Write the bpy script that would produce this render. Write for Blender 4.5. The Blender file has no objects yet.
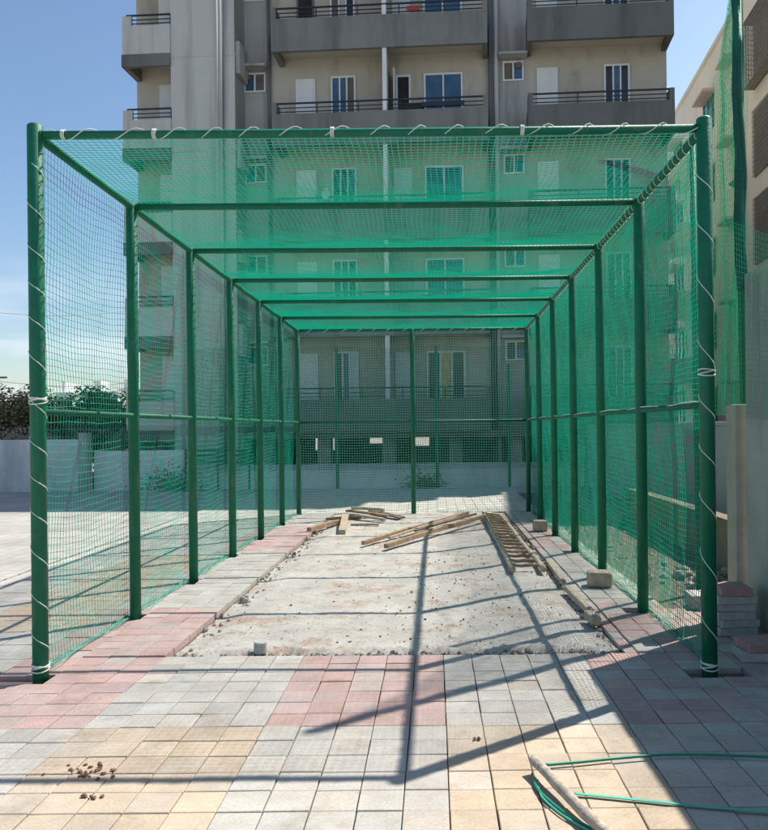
import bpy, math, random
import numpy as np
from mathutils import Vector, Matrix
random.seed(7); rng = np.random.default_rng(7)
R = math.radians
scene = bpy.context.scene
COL = scene.collection

# ------------------------------------------------------------------ frame of reference
F, H, VX, VY, TH = 820.0, 1.63, 434.0, 428.0, R(0.6)
def ground_pt(px, py, z=0.0):
    """photo pixel -> point on the ground (used to measure where things stand)"""
    u, v = px - VX, VY - py
    ux = u*math.cos(TH) + v*math.sin(TH); vz = -u*math.sin(TH) + v*math.cos(TH)
    Y = F*(z - H)/vz
    return Vector((ux*Y/F, Y, z))
def at(px, py, Y):
    u, v = px - VX, VY - py
    ux = u*math.cos(TH) + v*math.sin(TH); vz = -u*math.sin(TH) + v*math.cos(TH)
    return Vector((ux*Y/F, Y, H + vz*Y/F))

# ------------------------------------------------------------------ materials
def nodes(name):
    m = bpy.data.materials.new(name); m.use_nodes = True
    nt = m.node_tree; b = nt.nodes['Principled BSDF']
    return m, nt, b
def mat(name, col, rough=.8, metal=0, var=.0, scale=8., bump=0., bscale=None, col2=None, spec=None, detail=4, dirt=None):
    m, nt, b = nodes(name)
    b.inputs['Roughness'].default_value = rough; b.inputs['Metallic'].default_value = metal
    if spec is not None: b.inputs['Specular IOR Level'].default_value = spec
    tc = nt.nodes.new('ShaderNodeTexCoord')
    c = (*col, 1)
    if var or col2:
        n = nt.nodes.new('ShaderNodeTexNoise'); n.inputs['Scale'].default_value = scale; n.inputs['Detail'].default_value = detail
        n.inputs['Roughness'].default_value = .65
        nt.links.new(tc.outputs['Object'], n.inputs['Vector'])
        r = nt.nodes.new('ShaderNodeValToRGB'); r.color_ramp.elements[0].position = .32; r.color_ramp.elements[1].position = .68
        a = col2 if col2 else tuple(x*(1-var) for x in col)
        bb = col if col2 else tuple(min(1, x*(1+var)) for x in col)
        r.color_ramp.elements[0].color = (*a, 1); r.color_ramp.elements[1].color = (*bb, 1)
        nt.links.new(n.outputs['Fac'], r.inputs['Fac']); out = r.outputs['Color']
        if dirt:   # vertical streaks and blotches of grime: a mark of its own
            mp = nt.nodes.new('ShaderNodeMapping'); mp.inputs['Scale'].default_value = dirt[1]
            nt.links.new(tc.outputs['Object'], mp.inputs['Vector'])
            n2 = nt.nodes.new('ShaderNodeTexNoise'); n2.inputs['Scale'].default_value = 1.; n2.inputs['Detail'].default_value = 6
            n2.inputs['Roughness'].default_value = .6
            nt.links.new(mp.outputs[0], n2.inputs['Vector'])
            r2 = nt.nodes.new('ShaderNodeValToRGB'); r2.color_ramp.elements[0].position = dirt[2]; r2.color_ramp.elements[1].position = dirt[2]+.2
            nt.links.new(n2.outputs['Fac'], r2.inputs['Fac'])
            mx = nt.nodes.new('ShaderNodeMixRGB'); mx.inputs['Color2'].default_value = (*dirt[0], 1)
            ml = nt.nodes.new('ShaderNodeMath'); ml.operation = 'MULTIPLY'; ml.inputs[1].default_value = dirt[3]
            nt.links.new(r2.outputs['Color'], ml.inputs[0]); nt.links.new(ml.outputs[0], mx.inputs['Fac'])
            nt.links.new(out, mx.inputs['Color1']); out = mx.outputs['Color']
        nt.links.new(out, b.inputs['Base Color'])
    else:
        b.inputs['Base Color'].default_value = c
    if bump:
        n3 = nt.nodes.new('ShaderNodeTexNoise'); n3.inputs['Scale'].default_value = bscale or scale*3; n3.inputs['Detail'].default_value = 6
        nt.links.new(tc.outputs['Object'], n3.inputs['Vector'])
        bp = nt.nodes.new('ShaderNodeBump'); bp.inputs['Strength'].default_value = bump; bp.inputs['Distance'].default_value = .01
        nt.links.new(n3.outputs['Fac'], bp.inputs['Height']); nt.links.new(bp.outputs[0], b.inputs['Normal'])
    return m

M = {}
M['green_paint'] = mat('green_paint', (.004, .155, .078), .55, var=.22, scale=9, bump=.25, bscale=45, col2=(.003,.125,.065), spec=.35, dirt=((.15,.19,.12),(14,14,3.5),.57,.6))
M['room_dark'] = mat('dim_room', (.20, .19, .165), .9, var=.4, scale=1.2)
M['moss_wall'] = mat('mossy_wall', (.15, .17, .13), .95, var=.25, scale=2, bump=.3, bscale=20)
M['rope'] = mat('rope', (.72, .75, .68), .8, var=.1, scale=40)
M['conc_wall'] = mat('concrete_wall', (.36, .37, .34), .9, var=.12, scale=1.6, bump=.35, bscale=30, dirt=((.14,.17,.14),(2.2,3.2,.55),.47,.75))
M['white_wall'] = mat('white_wall', (.64, .63, .61), .9, var=.06, scale=1.5, bump=.2, bscale=30, dirt=((.33,.34,.34),(1.2,1.2,.4),.5,.6))
M['tan_wall'] = mat('tan_wall', (.20, .155, .11), .95, var=.2, scale=4, bump=.5, bscale=20, dirt=((.14,.11,.09),(2,2,1),.5,.6))
M['wood'] = mat('raw_wood', (.33, .215, .125), .85, var=.35, scale=12, bump=.4, bscale=50, dirt=((.42,.38,.32),(9,9,9),.52,.7))
M['wood_pale'] = mat('pale_wood', (.48, .38, .27), .85, var=.28, scale=12, bump=.4, bscale=50, dirt=((.22,.16,.11),(9,9,9),.54,.6))
M['wood_dark'] = mat('dark_wood', (.17, .12, .09), .8, var=.3, scale=18, bump=.3, bscale=50)
M['pole_grey'] = mat('weathered_pole', (.40, .34, .27), .85, var=.35, scale=22, bump=.4, bscale=60)
M['stone'] = mat('stone_block', (.40, .33, .25), .9, var=.22, scale=14, bump=.6, bscale=50)
M['paver_grey'] = mat('paver_grey', (.42, .42, .40), .9, var=.15, scale=20, bump=.3, bscale=90)
M['paver_pink'] = mat('paver_pink', (.42, .25, .23), .9, var=.15, scale=20, bump=.3, bscale=90)
M['hose'] = mat('green_hose', (.01, .24, .14), .4, var=.1, scale=20)
M['strap'] = mat('green_strap', (.06, .45, .33), .5, var=.1, scale=20)
M['soil'] = mat('soil', (.20, .12, .075), .95, var=.35, scale=30, bump=.6, bscale=60)
M['rubble'] = mat('rubble', (.31, .28, .24), .95, var=.35, scale=20, bump=.5, bscale=50)
M['bwall'] = mat('building_wall', (.42, .40, .37), .9, var=.07, scale=.6, bump=.15, bscale=8, dirt=((.13,.12,.115),(1.7,1.7,.2),.49,.7))
M['bslab'] = mat('building_light_wall', (.52, .495, .455), .9, var=.06, scale=.5, bump=.15, bscale=8, dirt=((.20,.19,.175),(1.8,1.8,.10),.50,.65))
M['bbeige'] = mat('balcony_wall', (.47, .425, .355), .9, var=.06, scale=.8, dirt=((.19,.165,.14),(1.2,1.2,.5),.50,.6))
M['bceil'] = mat('balcony_ceiling', (.50, .45, .38), .9, var=.06, scale=1, dirt=((.12,.12,.12),(.5,1,1),.6,.5))
M['charcoal'] = mat('charcoal_parapet', (.15, .148, .14), .85, var=.1, scale=.7, bump=.1, bscale=8, dirt=((.07,.07,.07),(1.6,1.6,.22),.48,.65))
M['grey_parapet'] = mat('grey_parapet', (.205, .20, .185), .85, var=.1, scale=.7, bump=.1, bscale=8, dirt=((.08,.08,.08),(1.6,1.6,.22),.48,.65))
M['black_metal'] = mat('black_metal', (.02, .022, .025), .5, var=.1, scale=10)
M['whitepaint'] = mat('white_paint', (.70, .70, .68), .6, var=.05, scale=3)
M['glass_blue'] = mat('blue_curtained_glass', (.05, .115, .20), .12, var=.3, scale=1.5)
M['glass_dark'] = mat('dark_glass', (.03, .03, .035), .12, var=.3, scale=1.5)
M['brown_shutter'] = mat('brown_shutter', (.13, .105, .09), .7, var=.2, scale=4)
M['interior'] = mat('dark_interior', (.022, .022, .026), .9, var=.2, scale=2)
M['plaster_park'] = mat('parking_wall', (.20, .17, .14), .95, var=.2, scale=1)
M['cream'] = mat('cream_wall', (.87, .84, .74), .9, var=.05, scale=.5, dirt=((.50,.44,.34),(.8,.8,.18),.58,.4))
M['cream_trim'] = mat('cream_trim', (.70, .60, .53), .9, var=.05, scale=.5)
M['grille'] = mat('window_grille', (.30, .28, .24), .6, var=.2, scale=6)
M['far_white'] = mat('far_white', (.66, .64, .62), .9, var=.05, scale=.3)
M['bark'] = mat('bark', (.13, .10, .07), .95, var=.3, scale=9)
M['cloth_red'] = mat('red_cloth', (.30, .05, .05), .9, var=.2, scale=6)
M['cloth_blue'] = mat('blue_cloth', (.10, .18, .30), .9, var=.2, scale=6)
M['cloth_yellow'] = mat('yellow_cloth', (.55, .42, .20), .9, var=.2, scale=6)
M['ac_white'] = mat('appliance', (.60, .62, .62), .6, var=.05, scale=4)

def twine(name, col, tcol, f):
    m, nt, b = nodes(name)
    b.inputs['Base Color'].default_value = (*col, 1); b.inputs['Roughness'].default_value = .55
    t = nt.nodes.new('ShaderNodeBsdfTranslucent'); t.inputs['Color'].default_value = (*tcol, 1)
    mx = nt.nodes.new('ShaderNodeMixShader'); mx.inputs[0].default_value = f
    nt.links.new(b.outputs[0], mx.inputs[1]); nt.links.new(t.outputs[0], mx.inputs[2])
    nt.links.new(mx.outputs[0], nt.nodes['Material Output'].inputs['Surface'])
    return m
M['twine'] = twine('green_twine', (.03, .50, .37), (.02, .78, .57), .5)
M['twine_roof'] = twine('green_roof_twine', (.012, .42, .33), (.015, .74, .57), .66)
M['twine_light'] = twine('pale_green_twine', (.16, .58, .46), (.12, .70, .54), .4)
M['twine_mid'] = twine('mid_green_twine', (.012, .30, .21), (.015, .60, .43), .5)
M['twine_dark'] = twine('dark_green_twine', (.01, .14, .085), (.01, .2, .12), .3)
M['outer_net'] = twine('outer_green_net', (.02, .40, .26), (.03, .66, .42), .55)
M['bundle'] = mat('net_bundle', (.006, .085, .06), .85, var=.35, scale=60, bump=.8, bscale=120)

def leaf_mat(name, c1, c2):
    m, nt, b = nodes(name)
    oi = nt.nodes.new('ShaderNodeNewGeometry'); r = nt.nodes.new('ShaderNodeValToRGB')
    r.color_ramp.elements[0].color = (*c1, 1); r.color_ramp.elements[1].color = (*c2, 1)
    nt.links.new(oi.outputs['Random Per Island'], r.inputs['Fac']); nt.links.new(r.outputs[0], b.inputs['Base Color'])
    b.inputs['Roughness'].default_value = .6
    return m
M['leaf_green'] = leaf_mat('leaf_green', (.03, .07, .02), (.12, .20, .06))
M['leaf_dry'] = leaf_mat('leaf_dry', (.15, .12, .065), (.40, .33, .20))
M['leaf_olive'] = leaf_mat('leaf_olive', (.08, .085, .03), (.26, .24, .11))

# ------------------------------------------------------------------ mesh helpers
class MB:
    def __init__(s): s.v = []; s.f = []
    def box(s, x0, x1, y0, y1, z0, z1):
        i = len(s.v)
        s.v += [(x0,y0,z0),(x1,y0,z0),(x1,y1,z0),(x0,y1,z0),(x0,y0,z1),(x1,y0,z1),(x1,y1,z1),(x0,y1,z1)]
        s.f += [(i,i+3,i+2,i+1),(i+4,i+5,i+6,i+7),(i,i+1,i+5,i+4),(i+1,i+2,i+6,i+5),(i+2,i+3,i+7,i+6),(i+3,i,i+4,i+7)]
        return s
    def bar(s, p, q, w, h=None, roll=0, w2=None):
        """rectangular bar between two points"""
        h = h or w; p = Vector(p); q = Vector(q); d = (q-p).normalized()
        up = Vector((0,0,1)) if abs(d.z) < .95 else Vector((0,1,0))
        a = d.cross(up).normalized(); b = a.cross(d).normalized()
        if roll: rm = Matrix.Rotation(roll, 3, d); a = rm@a; b = rm@b
        i = len(s.v)
        for c, k in ((p,1),(q,(w2 or w)/w)):
            for sa, sb in ((-1,-1),(1,-1),(1,1),(-1,1)): s.v.append(tuple(c + a*sa*w/2*k + b*sb*h/2*k))
        s.f += [(i,i+1,i+2,i+3),(i+7,i+6,i+5,i+4)] + [(i+k,i+4+k,i+4+(k+1)%4,i+(k+1)%4) for k in range(4)]
        return s
    def tube(s, pts, r, n=8, caps=True):
        pts = [Vector(p) for p in pts]; rs = r if isinstance(r, (list, tuple)) else [r]*len(pts)
        i0 = len(s.v); a = None
        for k, p in enumerate(pts):
            d = (pts[min(k+1, len(pts)-1)] - pts[max(k-1, 0)])
            d = d.normalized() if d.length > 1e-9 else Vector((0,0,1))
            if a is None:
                a = d.cross(Vector((0,0,1)) if abs(d.z) < .9 else Vector((0,1,0))).normalized()
            a = (a - d*a.dot(d)).normalized(); b = d.cross(a)
            for j in range(n):
                t = 2*math.pi*j/n
                s.v.append(tuple(p + (a*math.cos(t) + b*math.sin(t))*rs[k]))
        for k in range(len(pts)-1):
            for j in range(n):
                p0 = i0+k*n+j; p1 = i0+k*n+(j+1)%n
                s.f.append((p0, p1, p1+n, p0+n))
        if caps:
            s.f.append(tuple(i0+j for j in range(n-1, -1, -1))); e = i0+(len(pts)-1)*n
            s.f.append(tuple(e+j for j in range(n)))
        return s
    def rock(s, c, sx, sy, sz, rot=0, j=.2, rnd=random):
        """an irregular lump: a jittered low icosphere-like block"""
        i = len(s.v); n = 7
        cs, sn = math.cos(rot), math.sin(rot)
        rings = [(-1,.62),(-.35,1.),(.4,.93),(1,.55)]
        for zz, rr in rings:
            for k in range(n):
                t = 2*math.pi*k/n
                x = math.cos(t)*rr*(1+rnd.uniform(-j,j)); y = math.sin(t)*rr*(1+rnd.uniform(-j,j)); z = zz*(1+rnd.uniform(-j,j))
                x, y = x*sx, y*sy
                s.v.append((c[0]+x*cs-y*sn, c[1]+x*sn+y*cs, c[2]+z*sz))
        for q in range(3):
            for k in range(n):
                a = i+q*n+k; b = i+q*n+(k+1)%n; s.f.append((a, b, b+n, a+n))
        s.f.append(tuple(i+k for k in range(n-1,-1,-1))); s.f.append(tuple(i+3*n+k for k in range(n)))
        return s
    def build(s, name, m, parent=None, smooth=False, bevel=0, loc=None):
        me = bpy.data.meshes.new(name); me.from_pydata(s.v, [], s.f); me.validate(); me.update()
        o = bpy.data.objects.new(name, me); COL.objects.link(o)
        me.materials.append(M[m] if isinstance(m, str) else m)
        if smooth: me.polygons.foreach_set('use_smooth', [True]*len(me.polygons))
        if bevel:
            b = o.modifiers.new('bevel', 'BEVEL'); b.width = bevel; b.segments = 2; b.limit_method = 'ANGLE'
        if parent: o.parent = parent
        if loc is not None: o.location = loc
        return o
def tag(o, label=None, cat=None, group=None, kind=None):
    if label: o['label'] = label
    if cat: o['category'] = cat
    if group: o['group'] = group
    if kind: o['kind'] = kind
    return o
def empty(name, loc, rz=0):
    e = bpy.data.objects.new(name, None); COL.objects.link(e); e.location = loc; e.rotation_euler = (0,0,rz); e.empty_display_size = .2
    return e
def dup(o, parent=None, loc=None):
    c = o.copy(); COL.objects.link(c)
    if parent: c.parent = parent
    if loc is not None: c.location = loc
    for ch in list(o.children): dup(ch, c)
    return c
def sm(a, x0, x1): t = min(1, max(0, (a-x0)/(x1-x0))); return t*t*(3-2*t)

# ------------------------------------------------------------------ ground
def ground_material():
    m, nt, b = nodes('bare_ground'); tc = nt.nodes.new('ShaderNodeTexCoord')
    n = nt.nodes.new('ShaderNodeTexNoise'); n.inputs['Scale'].default_value = .8; n.inputs['Detail'].default_value = 10; n.inputs['Roughness'].default_value = .7
    nt.links.new(tc.outputs['Object'], n.inputs['Vector'])
    r = nt.nodes.new('ShaderNodeValToRGB'); r.color_ramp.elements[0].position = .35; r.color_ramp.elements[1].position = .65
    r.color_ramp.elements[0].color = (.20,.17,.135,1); r.color_ramp.elements[1].color = (.34,.31,.27,1)
    nt.links.new(n.outputs['Fac'], r.inputs[0]); nt.links.new(r.outputs[0], b.inputs['Base Color']); b.inputs['Roughness'].default_value = .95
    bp = nt.nodes.new('ShaderNodeBump'); bp.inputs['Distance'].default_value = .02; bp.inputs['Strength'].default_value = .6
    n2 = nt.nodes.new('ShaderNodeTexNoise'); n2.inputs['Scale'].default_value = 25; n2.inputs['Detail'].default_value = 5
    nt.links.new(tc.outputs['Object'], n2.inputs['Vector']); nt.links.new(n2.outputs['Fac'], bp.inputs['Height']); nt.links.new(bp.outputs[0], b.inputs['Normal'])
    return m
g = MB(); g.v = [(-400,-60,-.075),(400,-60,-.075),(400,700,-.075),(-400,700,-.075)]; g.f = [(0,1,2,3)]
tag(g.build('ground', ground_material()), kind='structure')

XL, XR = -2.608, 1.80           # post lines
Y0, BAY = 5.40, 1.72
SX0, SX1, SY0, SY1 = -1.95, 1.36, 5.92, 15.9   # bare concrete bed

# tiles
GREY, PINK, TAN = (.44,.42,.385), (.45,.305,.285), (.465,.375,.275)
def colour(x, y):
    if y < 1.5: band = 0
    elif y < 4.5: band = 1
    elif y < 7.6: band = 2
    elif y < 10.9: band = 3
    elif y < 13.8: band = 4
    else: band = 5
    c = math.floor((x - .05)/1.0)
    if c == -4 or c <= -4:
        return TAN if (6.7 < y < 10.7 and c == -4) else GREY
    if band in (1, 5): return TAN if c in (-2, 0) and band == 1 else GREY
    if band in (2, 4): return PINK if c in (-1, 1, 2, -3) else GREY
    return GREY
tv, tf, tc_, posts_xy = [], [], [], []
for k in range(7): posts_xy += [(XL, Y0+k*BAY), (XR, Y0+k*BAY)]
T = .2
ix0, ix1 = -24, 14
for iy in range(-1, 96):
    yA = 1.5 + iy*T
    for ix in range(ix0, ix1):
        xA = .05 + ix*T
        cx, cy = xA+.1, yA+.1
        xB = xA + T
        x_lo, x_hi = xA, xB
        if SY0-.05 < cy < SY1:
            if SX0 <= cx <= SX1:
                if xA < SX1 < xB-.02: x_lo = SX1
                else: continue
            elif xA < SX1 < xB: x_lo = SX1
        if cx > 2.05 and cy > 7.3: continue
        if cx > 2.5 and cy > 6.6: continue
        hole = False
        for (px_, py_) in posts_xy:
            if abs(cx-px_) < .105 and abs(cy-py_) < .105: hole = True
            if py_ < 5.5 and px_ < 0 and -.26 < cx-px_ < .05 and abs(cy-py_) < .13: hole = True
            if py_ < 5.5 and px_ > 0 and abs(cx-px_) < .2 and abs(cy-py_) < .1: hole = True
        if hole: continue
        base = colour(cx, cy)
        r_ = random.random()
        if base is PINK and cx > 1.05 and r_ < .35: base = GREY
        elif base is PINK and r_ < .07: base = tuple(.5*(a+b_) for a, b_ in zip(GREY, PINK))
        elif base is TAN and r_ < .05: base = tuple(.5*(a+b_) for a, b_ in zip(GREY, TAN))
        elif base is GREY and r_ < .02: base = tuple(.6*a+.4*b_ for a, b_ in zip(GREY, TAN))
        gn = random.gauss(0, .05); wr = random.gauss(0, .018)
        # pale foot-worn patch on pink tiles
        fade = random.uniform(0, .3) if base is not GREY else 0
        col = [max(.05, (a*(1-fade) + b_*fade)*(1+gn)) for a, b_ in zip(base, GREY)]
        col[0] *= 1+wr; col[2] *= 1-wr
        lift = random.gauss(0, .0018) + .006*math.sin(cx*1.3+.7)*math.sin(cy*.9) + (.012 if (SY0 < cy < SY1 and (SX0-.7 < cx < SX0 or SX1 < cx < 2.0)) else 0)
        tx, ty = random.gauss(0, .004), random.gauss(0, .004)
        gap = .0018 + abs(random.gauss(0, .0010)); bv = .003
        dx, dy = random.gauss(0, .0007), random.gauss(0, .0007)
        i = len(tv)
        for (e, zz) in ((gap+bv, 0), (gap, -bv), (gap, -.062)):
            for (qx, qy) in ((x_lo+e, yA+e), (xB-e, yA+e), (xB-e, yA+T-e), (x_lo+e, yA+T-e)):
                tv.append((qx+dx, qy+dy, lift + zz + (qx-cx)*tx + (qy-cy)*ty))
        tf.append((i,i+1,i+2,i+3))
        for q in range(4):
            n_ = (q+1) % 4
            tf.append((i+4+q, i+4+n_, i+n_, i+q)); tf.append((i+8+q, i+8+n_, i+4+n_, i+4+q))
        tc_ += [(*col, 1)]*12
me = bpy.data.meshes.new('paving'); me.from_pydata(tv, [], tf)
ca = me.color_attributes.new('tile', 'FLOAT_COLOR', 'POINT'); ca.data.foreach_set('color', np.array(tc_, dtype=np.float32).ravel())
pav = bpy.data.objects.new('paving', me); COL.objects.link(pav); tag(pav, kind='structure')
def paving_material():
    m, nt, b = nodes('paving_tiles'); L = nt.links.new
    tc = nt.nodes.new('ShaderNodeTexCoord'); a = nt.nodes.new('ShaderNodeVertexColor'); a.layer_name = 'tile'
    def noise(sc, det=6, ro=.6):
        n = nt.nodes.new('ShaderNodeTexNoise'); n.inputs['Scale'].default_value = sc; n.inputs['Detail'].default_value = det; n.inputs['Roughness'].default_value = ro
        L(tc.outputs['Object'], n.inputs['Vector']); return n
    def ramp(src, p0, p1, c0=(0,0,0,1), c1=(1,1,1,1)):
        r = nt.nodes.new('ShaderNodeValToRGB'); r.color_ramp.elements[0].position = p0; r.color_ramp.elements[1].position = p1
        r.color_ramp.elements[0].color = c0; r.color_ramp.elements[1].color = c1; L(src, r.inputs[0]); return r
    def mix(bt, fac, c1, c2):
        x = nt.nodes.new('ShaderNodeMixRGB'); x.blend_type = bt
        if isinstance(fac, float): x.inputs['Fac'].default_value = fac
        else: L(fac, x.inputs['Fac'])
        L(c1, x.inputs['Color1'])
        if isinstance(c2, tuple): x.inputs['Color2'].default_value = c2
        else: L(c2, x.inputs['Color2'])
        return x
    cur = mix('MULTIPLY', 1., a.outputs['Color'], ramp(noise(3.2, 8, .7).outputs['Fac'], .3, .7, (.80,.79,.77,1), (1.14,1.13,1.12,1)).outputs[0])
    cur = mix('MULTIPLY', 1., cur.outputs[0], ramp(noise(70, 3, .6).outputs['Fac'], .3, .7, (.86,.86,.86,1), (1.1,1.1,1.1,1)).outputs[0])
    # pale cement smears and dusty soil
    cur = mix('MIX', ramp(noise(1.7, 9, .72).outputs['Fac'], .52, .74, (0,0,0,1), (.5,.5,.5,1)).outputs[0], cur.outputs[0], (.47,.45,.42,1))
    cur = mix('MIX', ramp(noise(2.9, 9, .75).outputs['Fac'], .53, .68, (0,0,0,1), (.55,.55,.55,1)).outputs[0], cur.outputs[0], (.24,.19,.14,1))
    # a few orange stains
    cur = mix('MIX', ramp(noise(1.15, 3, .4).outputs['Fac'], .70, .74, (0,0,0,1), (.35,.35,.35,1)).outputs[0], cur.outputs[0], (.52,.26,.15,1))
    L(cur.outputs[0], b.inputs['Base Color']); b.inputs['Roughness'].default_value = .85
    bp = nt.nodes.new('ShaderNodeBump'); bp.inputs['Distance'].default_value = .004; bp.inputs['Strength'].default_value = .5
    L(noise(60, 6, .7).outputs['Fac'], bp.inputs['Height']); L(bp.outputs[0], b.inputs['Normal'])
    return m
me.materials.append(paving_material())

# sand bed under the tiles
bed = MB(); bed.v = [(-4.75,1,-.04),(2.95,1,-.04),(2.95,21.5,-.04),(-4.75,21.5,-.04)]; bed.f = [(0,1,2,3)]
M['bed'] = mat('sand_bed', (.14,.115,.09), .95, var=.3, scale=12)
# leave the bed out below the recessed concrete and the post holes: it lies lower than the tiles and higher than the ground
tag(bed.build('sand_bed', 'bed'), kind='structure')

# older yard pavement to the left
def yard_material():
    m, nt, b = nodes('yard_pavement'); L = nt.links.new; tc = nt.nodes.new('ShaderNodeTexCoord')
    br = nt.nodes.new('ShaderNodeTexBrick'); br.offset = 0; br.inputs['Scale'].default_value = 1
    br.inputs['Brick Width'].default_value = .2; br.inputs['Row Height'].default_value = .2; br.inputs['Mortar Size'].default_value = .004
    br.inputs['Color1'].default_value = (.42,.41,.385,1); br.inputs['Color2'].default_value = (.36,.35,.325,1); br.inputs['Mortar'].default_value = (.18,.165,.14,1)
    L(tc.outputs['Object'], br.inputs['Vector'])
    n = nt.nodes.new('ShaderNodeTexNoise'); n.inputs['Scale'].default_value = 1.1; n.inputs['Detail'].default_value = 9; n.inputs['Roughness'].default_value = .7
    L(tc.outputs['Object'], n.inputs['Vector'])
    r = nt.nodes.new('ShaderNodeValToRGB'); r.color_ramp.elements[0].position = .35; r.color_ramp.elements[1].position = .65
    r.color_ramp.elements[0].color = (.78,.75,.7,1); r.color_ramp.elements[1].color = (1.1,1.1,1.08,1); L(n.outputs['Fac'], r.inputs[0])
    x = nt.nodes.new('ShaderNodeMixRGB'); x.blend_type = 'MULTIPLY'; x.inputs[0].default_value = 1; L(br.outputs['Color'], x.inputs[1]); L(r.outputs[0], x.inputs[2])
    L(x.outputs[0], b.inputs['Base Color']); b.inputs['Roughness'].default_value = .9
    return m
yd = MB(); yd.box(-45, -4.86, -6, 22.6, -.074, -.022); tag(yd.build('yard_pavement', yard_material()), kind='structure')
yd = MB(); yd.box(-4.75, 2.9, 20.70, 22.6, -.074, -.015); tag(yd.build('yard_pavement', 'paver_grey'), kind='structure')

# bare concrete bed inside the cage
def noise2(x, y, s):
    return (math.sin(x*s*1.7+y*s*.6+1.3)+math.sin(y*s*2.1-x*s*.9+.4)+math.sin((x+y)*s*3.3+2.))/3
nx, ny = 96, 270
gv, gf = [], []
for j in range(ny+1):
    y = SY0+.03 + (SY1-SY0-.03)*j/ny
    for i in range(nx+1):
        x = SX0+.02 + (SX1-SX0-.03)*i/nx
        e = min(x-SX0, SX1-x, y-SY0)
        z = -.006 + .006*noise2(x, y, 2.3) + .003*noise2(x, y, 9) + random.gauss(0, .0016)
        z -= .030*(1-sm(min(x-SX0, SX1-x), .05, .34 + .12*noise2(0, y, 4)))
        rim = .10+.07*noise2(x, 0, 7)+.05*noise2(x, 3, 19)+.02*noise2(x, 5, 47)
        if y < SY0+.3: z -= .034*(1-sm(y-SY0, rim-.03, rim+.05)); z += .014*sm(y-SY0, rim, rim+.05)*(1-sm(y-SY0, rim+.06, rim+.16))*(1+noise2(x*3, y*3, 13))
        gv.append((x + (random.uniform(-.008,.008)), y + random.uniform(-.008,.008), z))
for j in range(ny):
    for i in range(nx):
        a = j*(nx+1)+i; gf.append((a, a+1, a+nx+2, a+nx+1))
def slab_material():
    m, nt, b = nodes('rough_concrete'); L = nt.links.new; tc = nt.nodes.new('ShaderNodeTexCoord')
    def noise(sc, det=8, ro=.65):
        n = nt.nodes.new('ShaderNodeTexNoise'); n.inputs['Scale'].default_value = sc; n.inputs['Detail'].default_value = det; n.inputs['Roughness'].default_value = ro
        L(tc.outputs['Object'], n.inputs['Vector']); return n.outputs['Fac']
    def ramp(src, p0, p1, c0, c1):
        r = nt.nodes.new('ShaderNodeValToRGB'); r.color_ramp.elements[0].position = p0; r.color_ramp.elements[1].position = p1
        r.color_ramp.elements[0].color = (*c0, 1); r.color_ramp.elements[1].color = (*c1, 1); L(src, r.inputs[0]); return r.outputs[0]
    def mixc(f, c1, c2):
        x = nt.nodes.new('ShaderNodeMixRGB'); L(f, x.inputs[0]); L(c1, x.inputs[1]); x.inputs[2].default_value = (*c2, 1); return x.outputs[0]
    c = ramp(noise(2.2, 10, .72), .3, .7, (.41,.385,.345), (.60,.57,.52))
    c = mixc(ramp(noise(1.6, 9, .85), .52, .60, (0,0,0), (.8,)*3), c, (.38,.24,.165))
    c = mixc(ramp(noise(3.4, 10, .85), .57, .63, (0,0,0), (.75,)*3), c, (.17,.125,.095))
    c = mixc(ramp(noise(.9, 8, .7), .55, .7, (0,0,0), (.6,)*3), c, (.62,.60,.565))
    c = mixc(ramp(noise(38, 4, .7), .62, .68, (0,0,0), (.7,)*3), c, (.14,.11,.09))
    L(c, b.inputs['Base Color']); b.inputs['Roughness'].default_value = .93
    bp = nt.nodes.new('ShaderNodeBump'); bp.inputs['Distance'].default_value = .02; bp.inputs['Strength'].default_value = .9
    L(noise(22, 8, .75), bp.inputs['Height']); L(bp.outputs[0], b.inputs['Normal'])
    return m
sb = MB(); sb.v = gv; sb.f = gf; tag(sb.build('concrete_ground', slab_material(), smooth=True), kind='structure')

# rubble along the broken front and sides of the concrete, crumbs on it
rb = MB(); rs = random.Random(3)
def dens(x): return .5+.5*noise2(x, 1.7, 5)
n_ = 0
while n_ < 1100:
    x = rs.uniform(SX0+.1, SX1-.02); rim = .10+.07*noise2(x, 0, 7)+.05*noise2(x, 3, 19)
    if rs.random() > .25+dens(x): continue
    n_ += 1; s_ = min(.035, .0035+rs.expovariate(1/.0045))
    rb.rock((x, SY0+.01+abs(rs.gauss(0, max(.03, rim*.7))), -.030+s_*.4), s_, s_*rs.uniform(.6,1.2), s_*rs.uniform(.5,.9), rs.uniform(0,3), .4, rs)
for _ in range(1000):
    y = rs.uniform(SY0, 14.5); s_ = min(.04, .0035+rs.expovariate(1/.006))
    if rs.random() < .3+.7*noise2(y, .3, 2.2)**2*0: pass
    if rs.random() < .7:
        if rs.random() > .35+.65*max(0, noise2(y, 2.2, 3)): continue
        x = SX0+.02+abs(rs.gauss(0,.13))
    else: x = SX1-.02-abs(rs.gauss(0,.05))
    rb.rock((x, y, -.030+s_*.4), s_, s_*rs.uniform(.6,1.2), s_*rs.uniform(.5,.9), rs.uniform(0,3), .4, rs)
tag(rb.build('rubble', 'rubble'), 'broken grey concrete crumbs along the edges of the bare bed', 'rubble', kind='stuff')
cr = MB()
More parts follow.
